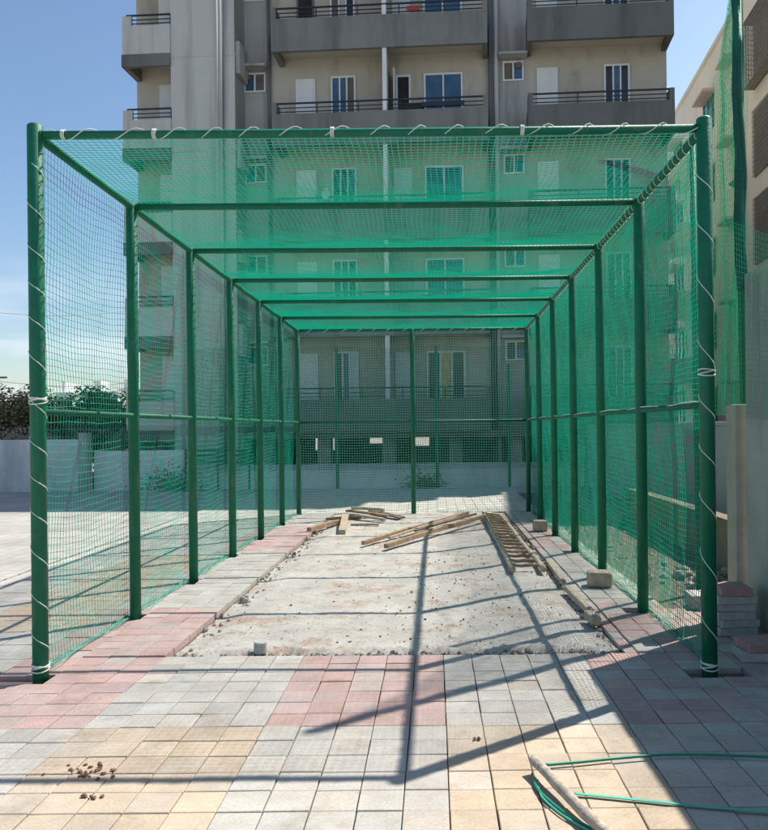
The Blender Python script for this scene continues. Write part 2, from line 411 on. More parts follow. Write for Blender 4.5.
for _ in range(520):
    if rs.random() < .5: x, y = rs.gauss(.15, .45), 5.9+abs(rs.gauss(0, 2.6))
    else: x, y = rs.uniform(SX0+.2, SX1-.1), rs.uniform(6.1, 14.5)
    if not (SX0+.1 < x < SX1-.05 and 6.05 < y < 15): continue
    s_ = rs.choice([.003,.004,.004,.005,.006,.007,.010])
    cr.rock((x, y, -.002+s_*.3), s_, s_*rs.uniform(.7,1.4), s_*.6, rs.uniform(0,3), .35, rs)
tag(cr.build('dirt', 'soil'), 'brown soil crumbs scattered over the bare concrete bed', 'dirt', kind='stuff')

kr = MB()
for _ in range(900):
    s_ = rs.uniform(.008, .026); kr.rock((-4.80+rs.gauss(0,.02), rs.uniform(5.5, 20), -.035+s_*.4), s_, s_*rs.uniform(.7,1.4), s_*.7, rs.uniform(0,3), .35, rs)
tag(kr.build('rubble', 'rubble'), 'line of crumbled mortar between the coloured tiles and the older yard', 'rubble', kind='stuff')
# ------------------------------------------------------------------ the cage
ZT0, ZT1 = 3.585, 3.525
NB = 6; YE = Y0+NB*BAY
def ztop(y): return ZT0 + (ZT1-ZT0)*(y-Y0)/(YE-Y0)
ZM = 1.765
cage = empty('practice_cage', ((XL+XR)/2, Y0, 0))
tag(cage, 'long green steel sports practice cage with green nets standing on the paving', 'sports cage')
off = Vector(cage.location)
def cbuild(mb, name, m, parent=cage, smooth=False, bevel=0):
    o = mb.build(name, m, parent, smooth, bevel)
    if parent is cage: o.location = -off
    return o
def post_mb(x, y, r, h, lean=0):
    p = MB(); p.tube([(x+lean, y, -.07), (x, y, h), (x, y, h+.012)], [r, r, r*.75], 24); return p
for k in range(7):
    y = Y0+k*BAY
    for sx_ in (XL, XR):
        front = k == 0
        r = .050 if front else .047
        o = cbuild(post_mb(sx_, y, r, ztop(y)+(.06 if front else .02)), 'post', 'green_paint', smooth=True)
        w = MB(); w.tube([(sx_, y, .012), (sx_, y, .02)], r+.012, 16); 
cbuild(post_mb((XL+XR)/2, YE, .045, ZT1), 'post', 'green_paint', smooth=True)
for k in range(7):
    y = Y0+k*BAY; z = ztop(y)
    b_ = MB(); b_.tube([(XL, y, z), ((XL*2+XR)/3, y, z-.006), ((XL+XR*2)/3, y, z-.006), (XR, y, z)], .029 if k else .027, 14)
    cbuild(b_, 'roof_beam', 'green_paint', smooth=True)
for sx_ in (XL, XR):
    b_ = MB(); b_.tube([(sx_, Y0+k*BAY, ztop(Y0+k*BAY)+.004) for k in range(7)], .031, 14); cbuild(b_, 'side_beam', 'green_paint', smooth=True)
    b_ = MB(); b_.tube([(sx_, Y0+.05, ZM), (sx_, YE, ZM)], .022, 12); cbuild(b_, 'mid_rail', 'green_paint', smooth=True)
b_ = MB(); b_.tube([(XL, YE, ZM), (XR, YE, ZM)], .022, 12); cbuild(b_, 'mid_rail', 'green_paint', smooth=True)

# nets: every strand is a thin three-sided thread following one wavy surface
def strands(lines, r):
    """lines: list of (n,3) arrays -> verts, faces"""
    V, Fc, base = [], [], 0
    for P in lines:
        n = len(P); d = np.gradient(P, axis=0); d /= np.linalg.norm(d, axis=1)[:, None]+1e-12
        ref = np.array([.31, .22, .93]) if abs(d[:, 2]).mean() < .7 else np.array([.8, .6, .05])
        a = np.cross(d, ref); a /= np.linalg.norm(a, axis=1)[:, None]; b = np.cross(d, a)
        ring = [P + r*(a*math.cos(t)+b*math.sin(t)) for t in (0, 2.0944, 4.18879)]
        V.append(np.stack(ring, 1).reshape(-1, 3))
        k = np.arange(n-1)[:, None]*3 + base
        for j in range(3):
            j2 = (j+1) % 3
            Fc.append(np.concatenate([k+j, k+j2, k+3+j2, k+3+j], 1))
        base += n*3
    return np.concatenate(V), np.concatenate(Fc)
def strand_obj(name, lines, r, m, parent=None):
    V, Q = strands(lines, r)
    me = bpy.data.meshes.new(name); me.vertices.add(len(V)); me.vertices.foreach_set('co', V.astype(np.float32).ravel())
    me.loops.add(Q.size); me.loops.foreach_set('vertex_index', Q.astype(np.int32).ravel())
    me.polygons.add(len(Q)); me.polygons.foreach_set('loop_start', (np.arange(len(Q))*4).astype(np.int32))
    me.update(calc_edges=True)
    me.polygons.foreach_set('use_smooth', [True]*len(Q))
    me.materials.append(M[m]); o = bpy.data.objects.new(name, me); COL.objects.link(o)
    if parent: o.parent = parent
    if parent is cage: o.location = -off
    return o
def net(name, fn, nu, nv, r, m, parent=cage, step=1, step_v=None):
    """fn(u,v) arrays in 0..1 -> points"""
    step_v = step_v or step
    us = np.linspace(0, 1, nu+1); vs = np.linspace(0, 1, nv+1); lines = []
    fine_v = np.linspace(0, 1, nv//step_v+1); fine_u = np.linspace(0, 1, nu//step+1)
    for i, u in enumerate(us): lines.append(fn(np.full_like(fine_v, u), fine_v))
    for v in vs: lines.append(fn(fine_u, np.full_like(fine_u, v)))
    return strand_obj(name, lines, r, m, parent)
LY = YE-Y0
def wob(a, b, ph, s=1.0):
    return (np.sin(a*2.1*s+ph)*np.cos(b*1.7*s+ph*2)+.6*np.sin(a*4.7*s+b*3.1*s+ph*3)+.35*np.sin(a*9.3*s-b*7.7*s+ph))/1.9
def side(x0, sgn, ph, bulge):
    def fn(u, v):
        y = Y0+.13+u*(LY-.15)
        zt = ZT0+(ZT1-ZT0)*u+.012
        bay = np.abs(np.sin(np.pi*(y-Y0)/BAY))
        half = np.where(v > .5, np.sin(np.pi*np.clip((v-.5)/.5,0,1)), np.sin(np.pi*np.clip(v/.5,0,1)))
        z = .01+v*zt - .055*bay*np.where(v > .5, half, half) + .014*wob(y, v*3.5, ph, 1.5)
        yy = y + .022*wob(v*3.5, y, ph+1.1, 1.3)
        x = x0 + sgn*(.012+bulge*bay*half) + .022*wob(y, v*3.5, ph+2, 1.2)*half
        return np.stack([x, yy, z], 1)
    return fn
NU, NVW = 208, 72
net('side_net', side(XL-.056, -1, .4, .03), NU, NVW, .0021, 'twine', step=2)
net('side_net', side(XR+.056, 1, 1.9, .05), 226, 78, .0027, 'twine', step=2)
side2 = side(XR+.17, 1, 4.3, .04)
net('side_net', lambda u, v: side2(.10+.90*u, v), 156, 58, .0019, 'twine_mid', step=2)
def rear(u, v):
    x = XL+.04+u*(XR-XL-.08); half = np.sin(np.pi*u)
    hv = np.where(v > .5, np.sin(np.pi*np.clip((v-.5)/.5,0,1)), np.sin(np.pi*np.clip(v/.5,0,1)))
    z = .01+v*(ZT1-.02) - .03*np.abs(np.sin(2*np.pi*u))*hv + .010*wob(x, v*3.5, 3.1, 1.5)
    return np.stack([x+.012*wob(v*3.5, x, 2.2, 1.4), YE+.06+.03*half*hv+.02*wob(x, v*3.5, .9), z], 1)
net('rear_net', rear, 92, 72, .0025, 'twine_light', step=2)
def roof(u, v):
    y = Y0+u*LY; x = XL+v*(XR-XL)
    bay = np.sin(np.pi*np.mod((y-Y0)/BAY, 1)); cr_ = np.sin(np.pi*v)
    z = ZT0+(ZT1-ZT0)*u + .024 - .08*bay*(.35+.65*cr_) + .010*wob(y, x, .7, 2.0)*bay
    return np.stack([x+.02*wob(y, x, 1.4, 1.1), y+.03*wob(x, y, 2.5, 1.2)*bay + .05*bay*cr_*np.sin(x*.8), z], 1)
net('roof_net', roof, 236, 98, .0030, 'twine_roof', step=2)

# lashing rope
def helix(p, q, r, pitch, rr, ph=0, slack=0, a0=0, n=10):
    p = Vector(p); q = Vector(q); d = (q-p); L = d.length; d.normalize()
    up = Vector((0,0,1)) if abs(d.z) < .9 else Vector((0,1,0))
    a = d.cross(up).normalized(); b = a.cross(d)
    pts = []; t = 0; N = int(L/pitch*n); drift = 0
    for k in range(N+1):
        t = k/N; ang = ph + 2*math.pi*t*L/pitch + .7*math.sin(t*L/pitch*1.3+ph)
        bag = 1+slack*max(0, math.sin(ang))
        pts.append(p + d*L*t + (a*math.cos(ang)+b*math.sin(ang))*r*bag)
    m_ = MB(); m_.tube(pts, rr, 5); return m_
def rope(mb): return cbuild(mb, 'lashing_rope', 'rope', smooth=True)
for k in range(7):
    y = Y0+k*BAY; z = ztop(y)
    for sx_, sg in ((XL,1),(XR,-1)):
        q = MB(); rr0 = .049
        q.tube([Vector((sx_+sg*(rr0-.002+.002*math.sin(9*t)), y, z))+Vector((0, math.cos(t)*.031, math.sin(t)*.031)) for t in np.linspace(0, 6.28, 18)], .0055, 5)
        cbuild(q, 'weld', 'green_paint', smooth=True); q = MB()
        q.tube([Vector((sx_, y, ZM))+Vector((math.cos(t)*.023, (.05 if k < 6 else -.05), math.sin(t)*.023)) for t in np.linspace(0, 6.28, 14)], .0045, 5)
        cbuild(q, 'weld', 'green_paint', smooth=True)
rope(helix((XL, Y0, .12), (XL, Y0, ZT0-.2), .0525, .255, .0028, .3))
rope(helix((XR, Y0, .12), (XR, Y0, ZT0-.1), .0525, .36, .0030, 1.3))
rope(helix((XL+.1, Y0, ZT0), (XR-.05, Y0, ZT0), .0295, .27, .0034, .9, .3))
rope(helix((XR, Y0+.05, ZT0), (XR, YE, ZT1), .0335, .125, .0032, .2, .35))
rope(helix((XL, YE, ZT1), (XR, YE, ZT1), .031, .30, .005, .2, .3))
rope(helix((XR-.012, Y0+.1, ZM+.02), (XR-.012, YE, ZM+.02), .008, 1.3, .0035, .2, .0))
for (x, y, z, ax) in ((XL+.18, Y0, ZT0, 0), (XL+.78, Y0, ZT0, 0), (XL+1.95, Y0, ZT0, 0), (XL+3.2, Y0, ZT0, 0)):
    k_ = MB()
    for q in range(3): k_.tube([Vector((x+q*.009, y, z))+Vector((0, math.cos(t), math.sin(t)))*.0305 for t in np.linspace(0, 6.28, 14)], .0042, 5)
    cbuild(k_, 'rope_knot', 'rope', smooth=True)
for (x, z, n_) in ((XL, ZM+.06, 4), (XR, ZM+.20, 3), (XL, .07, 4), (XR, .035, 4)):
    k_ = MB()
    for q in range(n_):
        k_.tube([Vector((x, Y0, z+q*.011))+Vector((math.cos(t)*.054, math.sin(t)*.054, .012*math.sin(t+q*2))) for t in np.linspace(0, 6.28, 16)], .0045, 5)
    cbuild(k_, 'rope_knot', 'rope', smooth=True)

# net hem lying loose along the ground on both sides
for (x0, sgn) in ((XL, 1), (XR, -1)):
    ls = []
    for q in range(5):
        yy = np.linspace(Y0+.1, YE-.1, 160)
        ls.append(np.stack([x0+sgn*(-.075+.045*q/4)+.035*wob(yy, yy*0+q, 2.+q, 1.5), yy, np.full_like(yy, .022)+.010*np.abs(wob(yy, yy*0+q, q*1.0, 3))], 1))
    strand_obj('net_hem', ls, .0035, 'twine_light', cage)

# ------------------------------------------------------------------ apartment building
AR = -4.0
bld = empty('apartment_building', (0, 26.0, 0), R(AR))
tag(bld, 'tall grey apartment block with charcoal balconies and railings behind the green cage', 'apartment building')
ca_, sa_ = math.cos(R(4)), math.sin(R(4))
def S(px, o=0, v=330):
    k = (px-VX+v*math.sin(TH))/F
    return (26.0*k - o*(ca_*k - sa_))/(ca_ + k*sa_)
def bb(name, m, s0, s1, o0, o1, z0, z1, parent=bld, bevel=0):
    mb = MB(); mb.box(s0, s1, -o1, -o0, z0, z1); return mb.build(name, m, parent, bevel=bevel)
TOP = 18.5
bot = [16.19, 13.26, 10.33, 7.40, 4.47, 1.54]
sL, sS0, sS1, sR = S(137), S(171,1.05), S(235,1.05), S(667)
# one wall mass per painted zone
w = MB(); w.box(S(235), S(272), 0, 13, 1.55, TOP); w.box(S(490), S(529), 0, 13, 1.55, TOP); w.build('wall', 'bwall', bld)
w = MB(); w.box(sL, S(236), .003, 13, 1.55, TOP); w.box(S(272), S(490), .003, 13, 1.55, TOP); w.box(S(529), sR, .003, 13, 1.55, TOP); w.build('wall', 'bbeige', bld)
w = MB(); w.box(sS0, sS1, -1.05, .001, 0, TOP); w.box(sS1-.004, sS1+.0, -1.06, .0, 0, TOP)
for b0 in bot: w.box(sS0-.01, sS1+.02, -1.068, -1.0, b0-.03, b0+.01)
w.build('wall', 'bslab', bld)
w = MB(); w.box(sL-.3, sR+.3, -.3, 13.2, TOP, TOP+.2); w.box(sL-.3, sR+.3, -.3, -.15, TOP+.2, TOP+1.0); w.build('roof', 'bwall', bld)

def railing(parent, s0, s1, o, zb):
    r_ = MB()
    for dz, th in ((.34,.045), (.20,.025), (.08,.025)): r_.box(s0, s1, -o-th/2, -o+th/2, zb+dz-th/2, zb+dz+th/2)
    n = max(1, round((s1-s0)/1.35))
    for k in range(n+1):
        x = s0+(s1-s0)*k/n; r_.box(x-.016, x+.016, -o-.014, -o+.014, zb, zb+.34)
    r_.build('railing', 'black_metal', parent)
def balcony(s0, s1, o1, b, mp, left_post=True, right_post=True, band=None, h=1.0):
    p = MB()
    p.box(s0, s1, -o1, -o1+.12, b, b+h)
    p.box(s0, s0+.15, -o1+.12, -.004, b, b+h); p.box(s1-.15, s1, -o1+.12, -.004, b, b+h)
    if left_post: p.box(s0+.002, s0+.148, -o1+.002, -o1+.5, b+h, b+h+.36)
    if right_post: p.box(s1-.148, s1-.002, -o1+.002, -o1+.5, b+h, b+h+.36)
    o = p.build('balcony', mp, bld)
    f = MB(); f.box(s0+.15, s1-.15, -o1+.12, -.004, b+.24, b+.38); f.build('floor_slab', 'bceil', o)
    if band:
        q = MB(); q.box(s0-.02, s1+.02, -o1-.02, -.006, b-.02, b+.38); 
        q.build('edge_beam', 'charcoal', o)
    railing(o, s0+.12, s1-.12, o1-.06, b+h)
    return o
def framed(name, s0, s1, z0, z1, o, panes, fr='whitepaint', th=.06, pane_th=.02, pr=.05, curtain=None):
    f = MB()
    f.box(s0, s0+th, -o-pr, -o, z0, z1); f.box(s1-th, s1, -o-pr, -o, z0, z1)
    f.box(s0+th, s1-th, -o-pr, -o, z1-th, z1); f.box(s0+th, s1-th, -o-pr, -o, z0, z0+th)
    n = len(panes); wi = (s1-s0-2*th)/n
    for k in range(1, n): f.box(s0+th+wi*k-.025, s0+th+wi*k+.025, -o-pr-.004, -o, z0+th, z1-th)
    fo = f.build(name, fr, bld)
    for k, pm in enumerate(panes):
        q = MB(); q.box(s0+th+wi*k, s0+th+wi*(k+1), -o-pane_th, -o+.0, z0+th, z1-th); q.build('pane', pm, fo)
    return fo
rr_ = random.Random(11)
for fi, b in enumerate(bot):
    fl = b+.38; dt = fl+2.13
    # central balcony
    balcony(S(271.5,1.1), S(488,1.1), 1.1, b, 'grey_parapet')
    c_ = MB(); cx_ = S(385, .98); c_.box(cx_-.065, cx_+.065, -1.06, -.93, b+1.0, b+2.93+.0); c_.build('column', 'whitepaint', bld)
    q = MB(); q.box(cx_-.05, cx_+.05, -.93, -.01, b+.38, b+2.93+.2); q.build('divider_wall', 'bbeige', bld)
    # right balcony
    balcony(S(528,1.1), S(675,1.1), 1.1, b, 'charcoal')
    # left balcony (light parapet, dark beam below)
    s0, s1 = S(122.5,1.1), sS0-.005
    p = MB(); p.box(s0, s1, -1.1, -.98, b+.10, b+1.0); p.box(s0, s0+.13, -.98, -.004, b+.10, b+1.0); p.box(s0+.002, s0+.3, -1.098, -.982, b+1.0, b+1.3)
    po = p.build('balcony', 'bslab', bld)
    q = MB(); q.box(s0-.02, s1, -1.12, -.97, b-.28, b+.10); q.box(s0-.02, s0+.15, -.97, -.006, b-.28, b+.10); q.build('edge_beam', 'charcoal', po)
    q = MB(); q.box(s0+.13, s1, -.97, -.006, b+.12, b+.25); q.build('floor_slab', 'bceil', po)
    railing(po, s0+.12, s1, 1.04, b+1.0)
    q = MB(); q.box(S(160), S(171,0)+.3, -.05, 0, fl-.1, dt); q.build('door', 'whitepaint' if fi % 2 else 'ac_white', bld)
    # doors & windows of the central flat
    d1, d2 = S(296), S(315.5)
    if fi == 1:
        framed('door', S(298), S(315), fl, dt, 0, ['interior'], 'brown_shutter')
    else:
        q = MB(); q.box(d1, d2, -.05, 0, fl, dt); q.box(d1+.07, d2-.07, -.062, -.05, fl+.1, dt-.08); q.build('door', 'whitepaint', bld)
    cs = [['glass_dark','glass_blue','brown_shutter'], ['glass_dark','glass_blue','glass_dark'], ['glass_blue','glass_blue','brown_shutter'], ['glass_dark','glass_dark','glass_blue'], ['brown_shutter','glass_blue','glass_dark'], ['glass_dark','glass_blue','ac_white']][fi]
    if fi == 1: cs = ['brown_shutter', 'bbeige', 'glass_dark']
    framed('window', S(331), S(356), fl, dt+.05, 0, cs)
    if fi == 2:
        framed('door', S(396), S(411), fl, dt, 0, ['interior'])
        q = MB(); q.box(S(395.5), S(395.5)+.04, -.62, -.02, fl, dt); q.build('door_leaf', 'ac_white', bld)
    else:
        q = MB(); q.box(S(393), S(411), -.05, 0, fl, dt); q.build('door', 'ac_white' if fi % 2 else 'bwall', bld)
    framed('window', S(424), S(463), fl-.1, dt+.02, 0, ['glass_blue','glass_blue'] if fi != 5 else ['glass_dark','cloth_yellow','glass_dark'])
    # right flat
    q = MB(); q.box(S(537), S(558), -.05, 0, fl, dt+.05); q.build('door', 'whitepaint', bld)
    framed('window', S(604), S(630), fl, dt+.08, 0, ['glass_dark','glass_blue','glass_dark'])
    # small kitchen windows with exhaust fan square
    for (a, c, zz, oo, pan) in ((503, 524, dt-.32, 0, ['brown_shutter','glass_blue']), (244.5, 266, dt-.36, 0, ['glass_blue','brown_shutter'])):
        fo = framed('window', S(a), S(c), zz, zz+.62, oo, pan, th=.05)
        q = MB()
        ctr = S(a)+.14 if a < 300 else S(c)-.16
        q.tube([(ctr, -oo-.055, zz+.47), (ctr, -oo-.10, zz+.47)], .10, 12); q.build('exhaust_fan', 'wood_dark', fo)
        q = MB(); q.box(S(a)-.12, S(c)+.1, -oo-.45, -oo, zz+.68, zz+.75); q.build('sunshade', 'bwall', bld)
    # chhajja ledge of the recess and ducts
    q = MB(); q.box(sS1, sS1+.12, -.95, -.1, b-.55, b+.45); q.box(sS1+.12, sS1+.35, -.28, -.02, b+.0, b+.08); q.build('ledge', 'bwall', bld)
    # clutter on the balconies, seen only where it rises over the parapet
for px_, m_, rad in ((217.5,'bslab',.055),(221,'bslab',.07),(222.8,'charcoal',.03)):
    x = S(px_,1.1); q = MB(); q.tube([(x, -1.12, 0), (x, -1.12, TOP)], rad, 10); q.build('drain_pipe', m_, bld, smooth=True)
for px_, m_, rad in ((490.5,'charcoal',.06),(493,'charcoal',.04),(496.5,'bslab',.07),(269,'charcoal',.05)):
    x = S(px_,.12); q = MB(); q.tube([(x, -.12, 0), (x, -.12, TOP)], rad, 10); q.build('drain_pipe', m_, bld, smooth=True)
# open ground floor: columns, dim back wall with lit gaps, low infill
for k, px_ in enumerate((146, 200, 262, 320, 385, 452, 512, 575, 655)):
    x = S(px_, .4); q = MB(); q.box(x-.2, x+.2, -.35, .15, 0, 1.56); q.build('ground_floor_column', 'bwall', bld)
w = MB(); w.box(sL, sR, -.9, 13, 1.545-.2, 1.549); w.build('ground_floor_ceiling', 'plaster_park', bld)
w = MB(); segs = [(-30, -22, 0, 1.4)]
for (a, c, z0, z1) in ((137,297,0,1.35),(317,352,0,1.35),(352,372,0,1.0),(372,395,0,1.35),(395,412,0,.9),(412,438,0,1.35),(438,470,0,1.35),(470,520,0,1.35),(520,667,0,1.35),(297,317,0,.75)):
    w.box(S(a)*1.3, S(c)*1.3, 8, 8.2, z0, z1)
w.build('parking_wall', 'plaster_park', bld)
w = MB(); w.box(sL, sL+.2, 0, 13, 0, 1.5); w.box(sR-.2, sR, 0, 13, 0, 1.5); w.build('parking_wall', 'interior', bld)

# things kept on the balconies
def balc_thing(name, label, cat, s, o, z, fn, m):
    q = MB(); fn(q); t = q.build(name, m); t.location = Vector((0,26,0)) + Matrix.Rotation(R(AR), 3, 'Z')@Vector((s, -o, z)); t.rotation_euler = (0,0,R(AR))
    tag(t, label, cat); return t
def hang(q, w_, h_):
    n = 6
    for i in range(n): q.box(-w_/2+w_*i/n, -w_/2+w_*(i+1)/n, -.012*(i%2), .012+.01*(i%2), -h_*(1-.06*(i%3)), 0)
balc_thing('laundry', 'dark red cloth drying on the topmost central balcony rail', 'laundry', S(414,1.12), 1.13, bot[1]+1.2, lambda q: hang(q, .4, .16), 'cloth_red')
balc_thing('laundry', 'dark cloth drying on the second central balcony rail', 'laundry', S(443,1.12), 1.13, bot[2]+1.20, lambda q: hang(q, 1.3, .14), 'glass_dark')
balc_thing('laundry', 'black cloth heaped on the second central balcony beside the open door', 'laundry', S(413,1.0), .95, bot[2]+1.22, lambda q: hang(q, .7, .26), 'black_metal')
def jar(q): q.tube([(0,0,0),(0,0,.22),(0,0,.30),(0,0,.36)], [.13,.15,.07,.06], 12)
balc_thing('water_can', 'pale blue water can standing on the balcony behind the roof net', 'water can', S(325,1.0), .98, bot[3]+1.28, jar, 'ac_white')

# ------------------------------------------------------------------ cream building on the right
cb = empty('cream_building', (11.1, 28.0, 0), R(-4.3))
tag(cb, 'cream painted building with dark window grilles on the far right', 'building')
w = MB(); w.box(0, 9, -6.6, 22, 0, 16.8); w.box(-.12, 9, -6.7, 22.1, 16.8, 16.95); w.build('wall', 'cream', cb)
for fz in (0.6, 3.6, 6.6, 9.6, 12.6):
    # big grilled openings
    for (t0, t1) in ((-3.2, .10), (-6.3, -4.3)):
        q = MB(); q.box(-.03, .0-.002, t0, t1, fz+.5, fz+2.75); f = q.build('window', 'room_dark', cb)
        g_ = MB(); pj = .38 if fz > 12 else .09
        for k in range(int((t1-t0)/.13)+1): y = t0+k*.13; g_.box(-pj-.015, -pj, y-.009, y+.009, fz+.5, fz+2.75)
        for k in range(14): z = fz+.5+k*.17; g_.box(-pj-.018, -pj-.003, t0, t1, z-.009, z+.009)
        if fz > 12:
            for z in (fz+.5, fz+2.72): g_.box(-pj, 0, t1-.03, t1, z, z+.05); g_.box(-pj, 0, t0, t1, z, z+.03)
            for k in range(5): g_.box(-pj+k*.09, -pj+k*.09+.018, t1-.02, t1, fz+.5, fz+2.75)
            for k in range(14): z = fz+.5+k*.17; g_.box(-pj, 0, t1-.02, t1, z-.009, z+.009)
        g_.build('grille', 'grille', f)
    # small windows with box sunshades farther along
    for (t0, t1, zz, dz) in ((5.3, 6.7, 1.15, 1.35), (11., 12.4, 1.15, 1.35), (15., 16.4, 1.15, 1.35)):
        q = MB(); q.box(-.04, -.002, t0, t1, fz+zz, fz+zz+dz); f = q.build('window', 'glass_blue', cb)
        g_ = MB(); g_.box(-.07, -.04, t0-.05, t0+.04, fz+zz, fz+zz+dz); g_.box(-.07, -.04, t1-.04, t1+.05, fz+zz, fz+zz+dz); g_.box(-.07, -.04, (t0+t1)/2-.03, (t0+t1)/2+.03, fz+zz, fz+zz+dz)
        g_.build('frame', 'brown_shutter', f)
        q = MB(); q.box(-.5, 0, t0-.2, t1+.2, fz+zz+dz+.05, fz+zz+dz+.15); q.build('sunshade', 'cream_trim', cb)
    q = MB(); q.box(-.45, 0, 2.2, 3.4, fz+2.62, fz+2.72); q.build('sunshade', 'cream_trim', cb)
    q = MB(); q.box(-1.2, 0, 8.2, 10.4, fz-.1, fz+1.0); q.build('balcony', 'cream', cb)
q = MB(); q.tube([(-.08, 1.9, 0), (-.08, 1.9, 16.5)], .06, 8); q.build('drain_pipe', 'cream_trim', cb)
q = MB(); q.tube([(-.05, 1.3, 10.3), (-.35, 1.3, 10.35), (-.42, 1.3, 10.2)], [.05,.07,.16], 10); q.build('dish_antenna', 'charcoal', cb)

# ------------------------------------------------------------------ walls around the yard
def wall_thing(label, boxes, m, name='compound_wall', bevel=.01, cat='wall'):
    q = MB()
    for b_ in boxes: q.box(*b_)
    o = q.build(name, m, bevel=bevel); return tag(o, label, cat)
wall_thing('tall weathered grey concrete wall standing at the right edge beside the stacked pavers', [(2.57, 2.80, -3, 6.76, -.07, 2.87)], 'conc_wall', 'concrete_wall')
wall_thing('pale concrete pillar between the stacked pavers and the tall grey wall', [(2.50, 2.60, 6.80, 7.02, -.07, 1.80)], mat('pillar', (.40,.36,.30), .9, var=.12, scale=5, bump=.3, bscale=40), 'concrete_pillar', cat='pillar')
wall_thing('long pale grey compound wall seen past the right posts', [(4.3, 4.5, 3, 23.0, -.07, 1.62), (4.28, 4.52, 3, 23.0, 1.62, 1.68)], 'paver_grey')
wall_thing('low tan rendered wall behind the right net with rubble at its foot', [(3.3, 3.5, 7.5, 14.5, -.07, .56)], 'tan_wall', 'low_wall')
wall_thing('white boundary wall at the far left below dry palms', [(-40, -9.9, 22.8, 23.0, -.07, 1.42)], 'white_wall')
wall_thing('grey concrete pier where the left boundary wall steps down', [(-9.86, -9.62, 22.72, 23.05, -.07, 1.6)], 'conc_wall', 'wall_pier', cat='pier')
wall_thing('lower white boundary wall seen through the left net', [(-9.6, -6.9, 23.1, 23.3, -.07, 1.08)], 'white_wall')
wall_thing('low white wall running behind the rear net in front of the apartment block', [(-6.85, 4.25, 23.3, 23.5, -.07, .63)], 'white_wall')
# net poles behind the cage
def rear_pole(px, ztop_, Y=22.9):
    x = at(px, 428, Y).x
    q = MB(); q.tube([(x, Y, -.07), (x, Y, ztop_)], .045, 10)
    return q
for px_, zt, lb in ((337, 3.9, 'thin green net pole behind the left half of the rear net'), (437, 3.9, 'thin green net pole behind the right half of the rear net'), (509, 3.4, 'thin green net pole behind the far right of the rear net')):
    tag(rear_pole(px_, zt).build('net_pole', 'green_paint', smooth=False), lb, 'pole', 'poles behind the rear net')
rf = empty('fence_net', (-1.2, 22.9, 0)); tag(rf, 'dark green net stretched on thin poles behind the rear of the cage', 'net')
def rfn(u, v):
    x = -6.7+u*10.9
    return np.stack([x+1.2+.03*wob(x, v*3, 1.), .04*wob(v*4, x, .2), .5+v*(3.45-.08*np.abs(np.sin(x*1.1)))], 1)
net('mesh', rfn, 200, 66, .0045, 'twine_dark', rf, step=3)
# railing bars seen through the left net
q = MB()
for z in (.75, .92, 1.06): q.box(-7.0, -5.2, 23.0, 23.04, z-.03, z+.03)
for x in (-7, -6.1, -5.22): q.box(x, x+.05, 22.98, 23.02, -.07, 1.1)
tag(q.build('metal_railing', 'black_metal'), 'dark metal railing against the low wall seen through the left net', 'railing')

# ------------------------------------------------------------------ the outer net on its poles
pole = empty('net_pole', (2.72, 7.12, 0)); tag(pole, 'tall green pole wrapped in bunched dark net, standing beside the grey wall', 'pole')
q = MB(); q.tube([(0,0,-.07), (-.03,0,3.2), (-.06,0,6.15)], .04, 12); q.build('post', 'green_paint', pole, smooth=True)
q = MB(); pts = []; rad = []
for k in range(60):
    z = 2.80+k*3.3/59; t = k/59
    pts.append((-.03-.03*t+.010*math.sin(z*5.3), .01*math.sin(z*4), z)); rad.append(.036+.005*math.sin(z*7.1)+.003*math.sin(z*17)+ (.012*(1-t)) )
q.tube(pts, rad, 14)
for (ph, am) in ((0,.024),(1.2,.028),(2.5,.024),(3.8,.028),(5,.026)):
    q.tube([(p_[0]+am*math.cos(ph+.35*math.sin(p_[2]*2.2)), p_[1]+am*math.sin(ph+.35*math.sin(p_[2]*2.2)), p_[2]) for p_ in pts], [r_*.62 for r_ in rad], 7)
q.build('net_bundle', 'bundle', pole, smooth=True)
q = MB(); q.tube([(0,0,-.07), (-.02,0,4.55)], .032, 12)
p2 = q.build('net_pole', 'green_paint', smooth=True, loc=(2.62, 8.15, 0)); tag(p2, 'green pole hidden behind the front right cage post', 'pole')
def outer_top(y):
    return np.where(y < 8.15, 4.58+ 1.5*np.clip((8.2-y)/1.05, 0, 1)**1.8, 4.58 - .25*np.sin(np.pi*np.clip((y-8.15)/5, 0, 1)) - .5*np.clip((y-13.1)/6, 0, 1))
on = empty('outer_net', (2.66, 7.1, 0)); tag(on, 'loose green net hung from the tall pole behind the right side of the cage', 'net')
def outer(u, v):
    y = 7.12+u*10.9
    z = 1.72 + v*(outer_top(y)-1.72) + .02*wob(y, v*3, 1, 1.7)
    x = 2.69 + .02*np.sin(y*5+v)*(1-.5*v) + .008*np.sin(y*13+v*2) + .05*wob(y, v*3, .3)
    return np.stack([x, y+.03*wob(v*4, y, .2), z], 1)
def outer_obj(fn, nu, nv, r, sh):
    def f2(u, v):
        P = fn(u, v); P[:, 0] += sh-2.66; P[:, 1] -= 7.1; return P
    return net('mesh', f2, nu, nv, r, 'outer_net', on, step=3)
outer_obj(outer, 250, 64, .0016, 0)
def outer_near(u, v):
    y = 3.6+u*3.45
    top = 3.05 + .35*np.clip((y-6.2)/.8, 0, 1)
    z = 1.68 + v*(top-1.68)+.015*wob(y, v*3, 1, 2)
    return np.stack([2.53+.015*np.sin(y*6+v), y, z], 1)
def outer_fold(u, v):
    P = outer(u*.11, v); P[:, 0] += .05+.02*np.sin(P[:, 1]*17); P[:, 2] += .02*np.sin(P[:, 1]*9); return P
outer_obj(outer_fold, 34, 70, .0013, 0)
outer_obj(outer_near, 78, 36, .0012, 0)

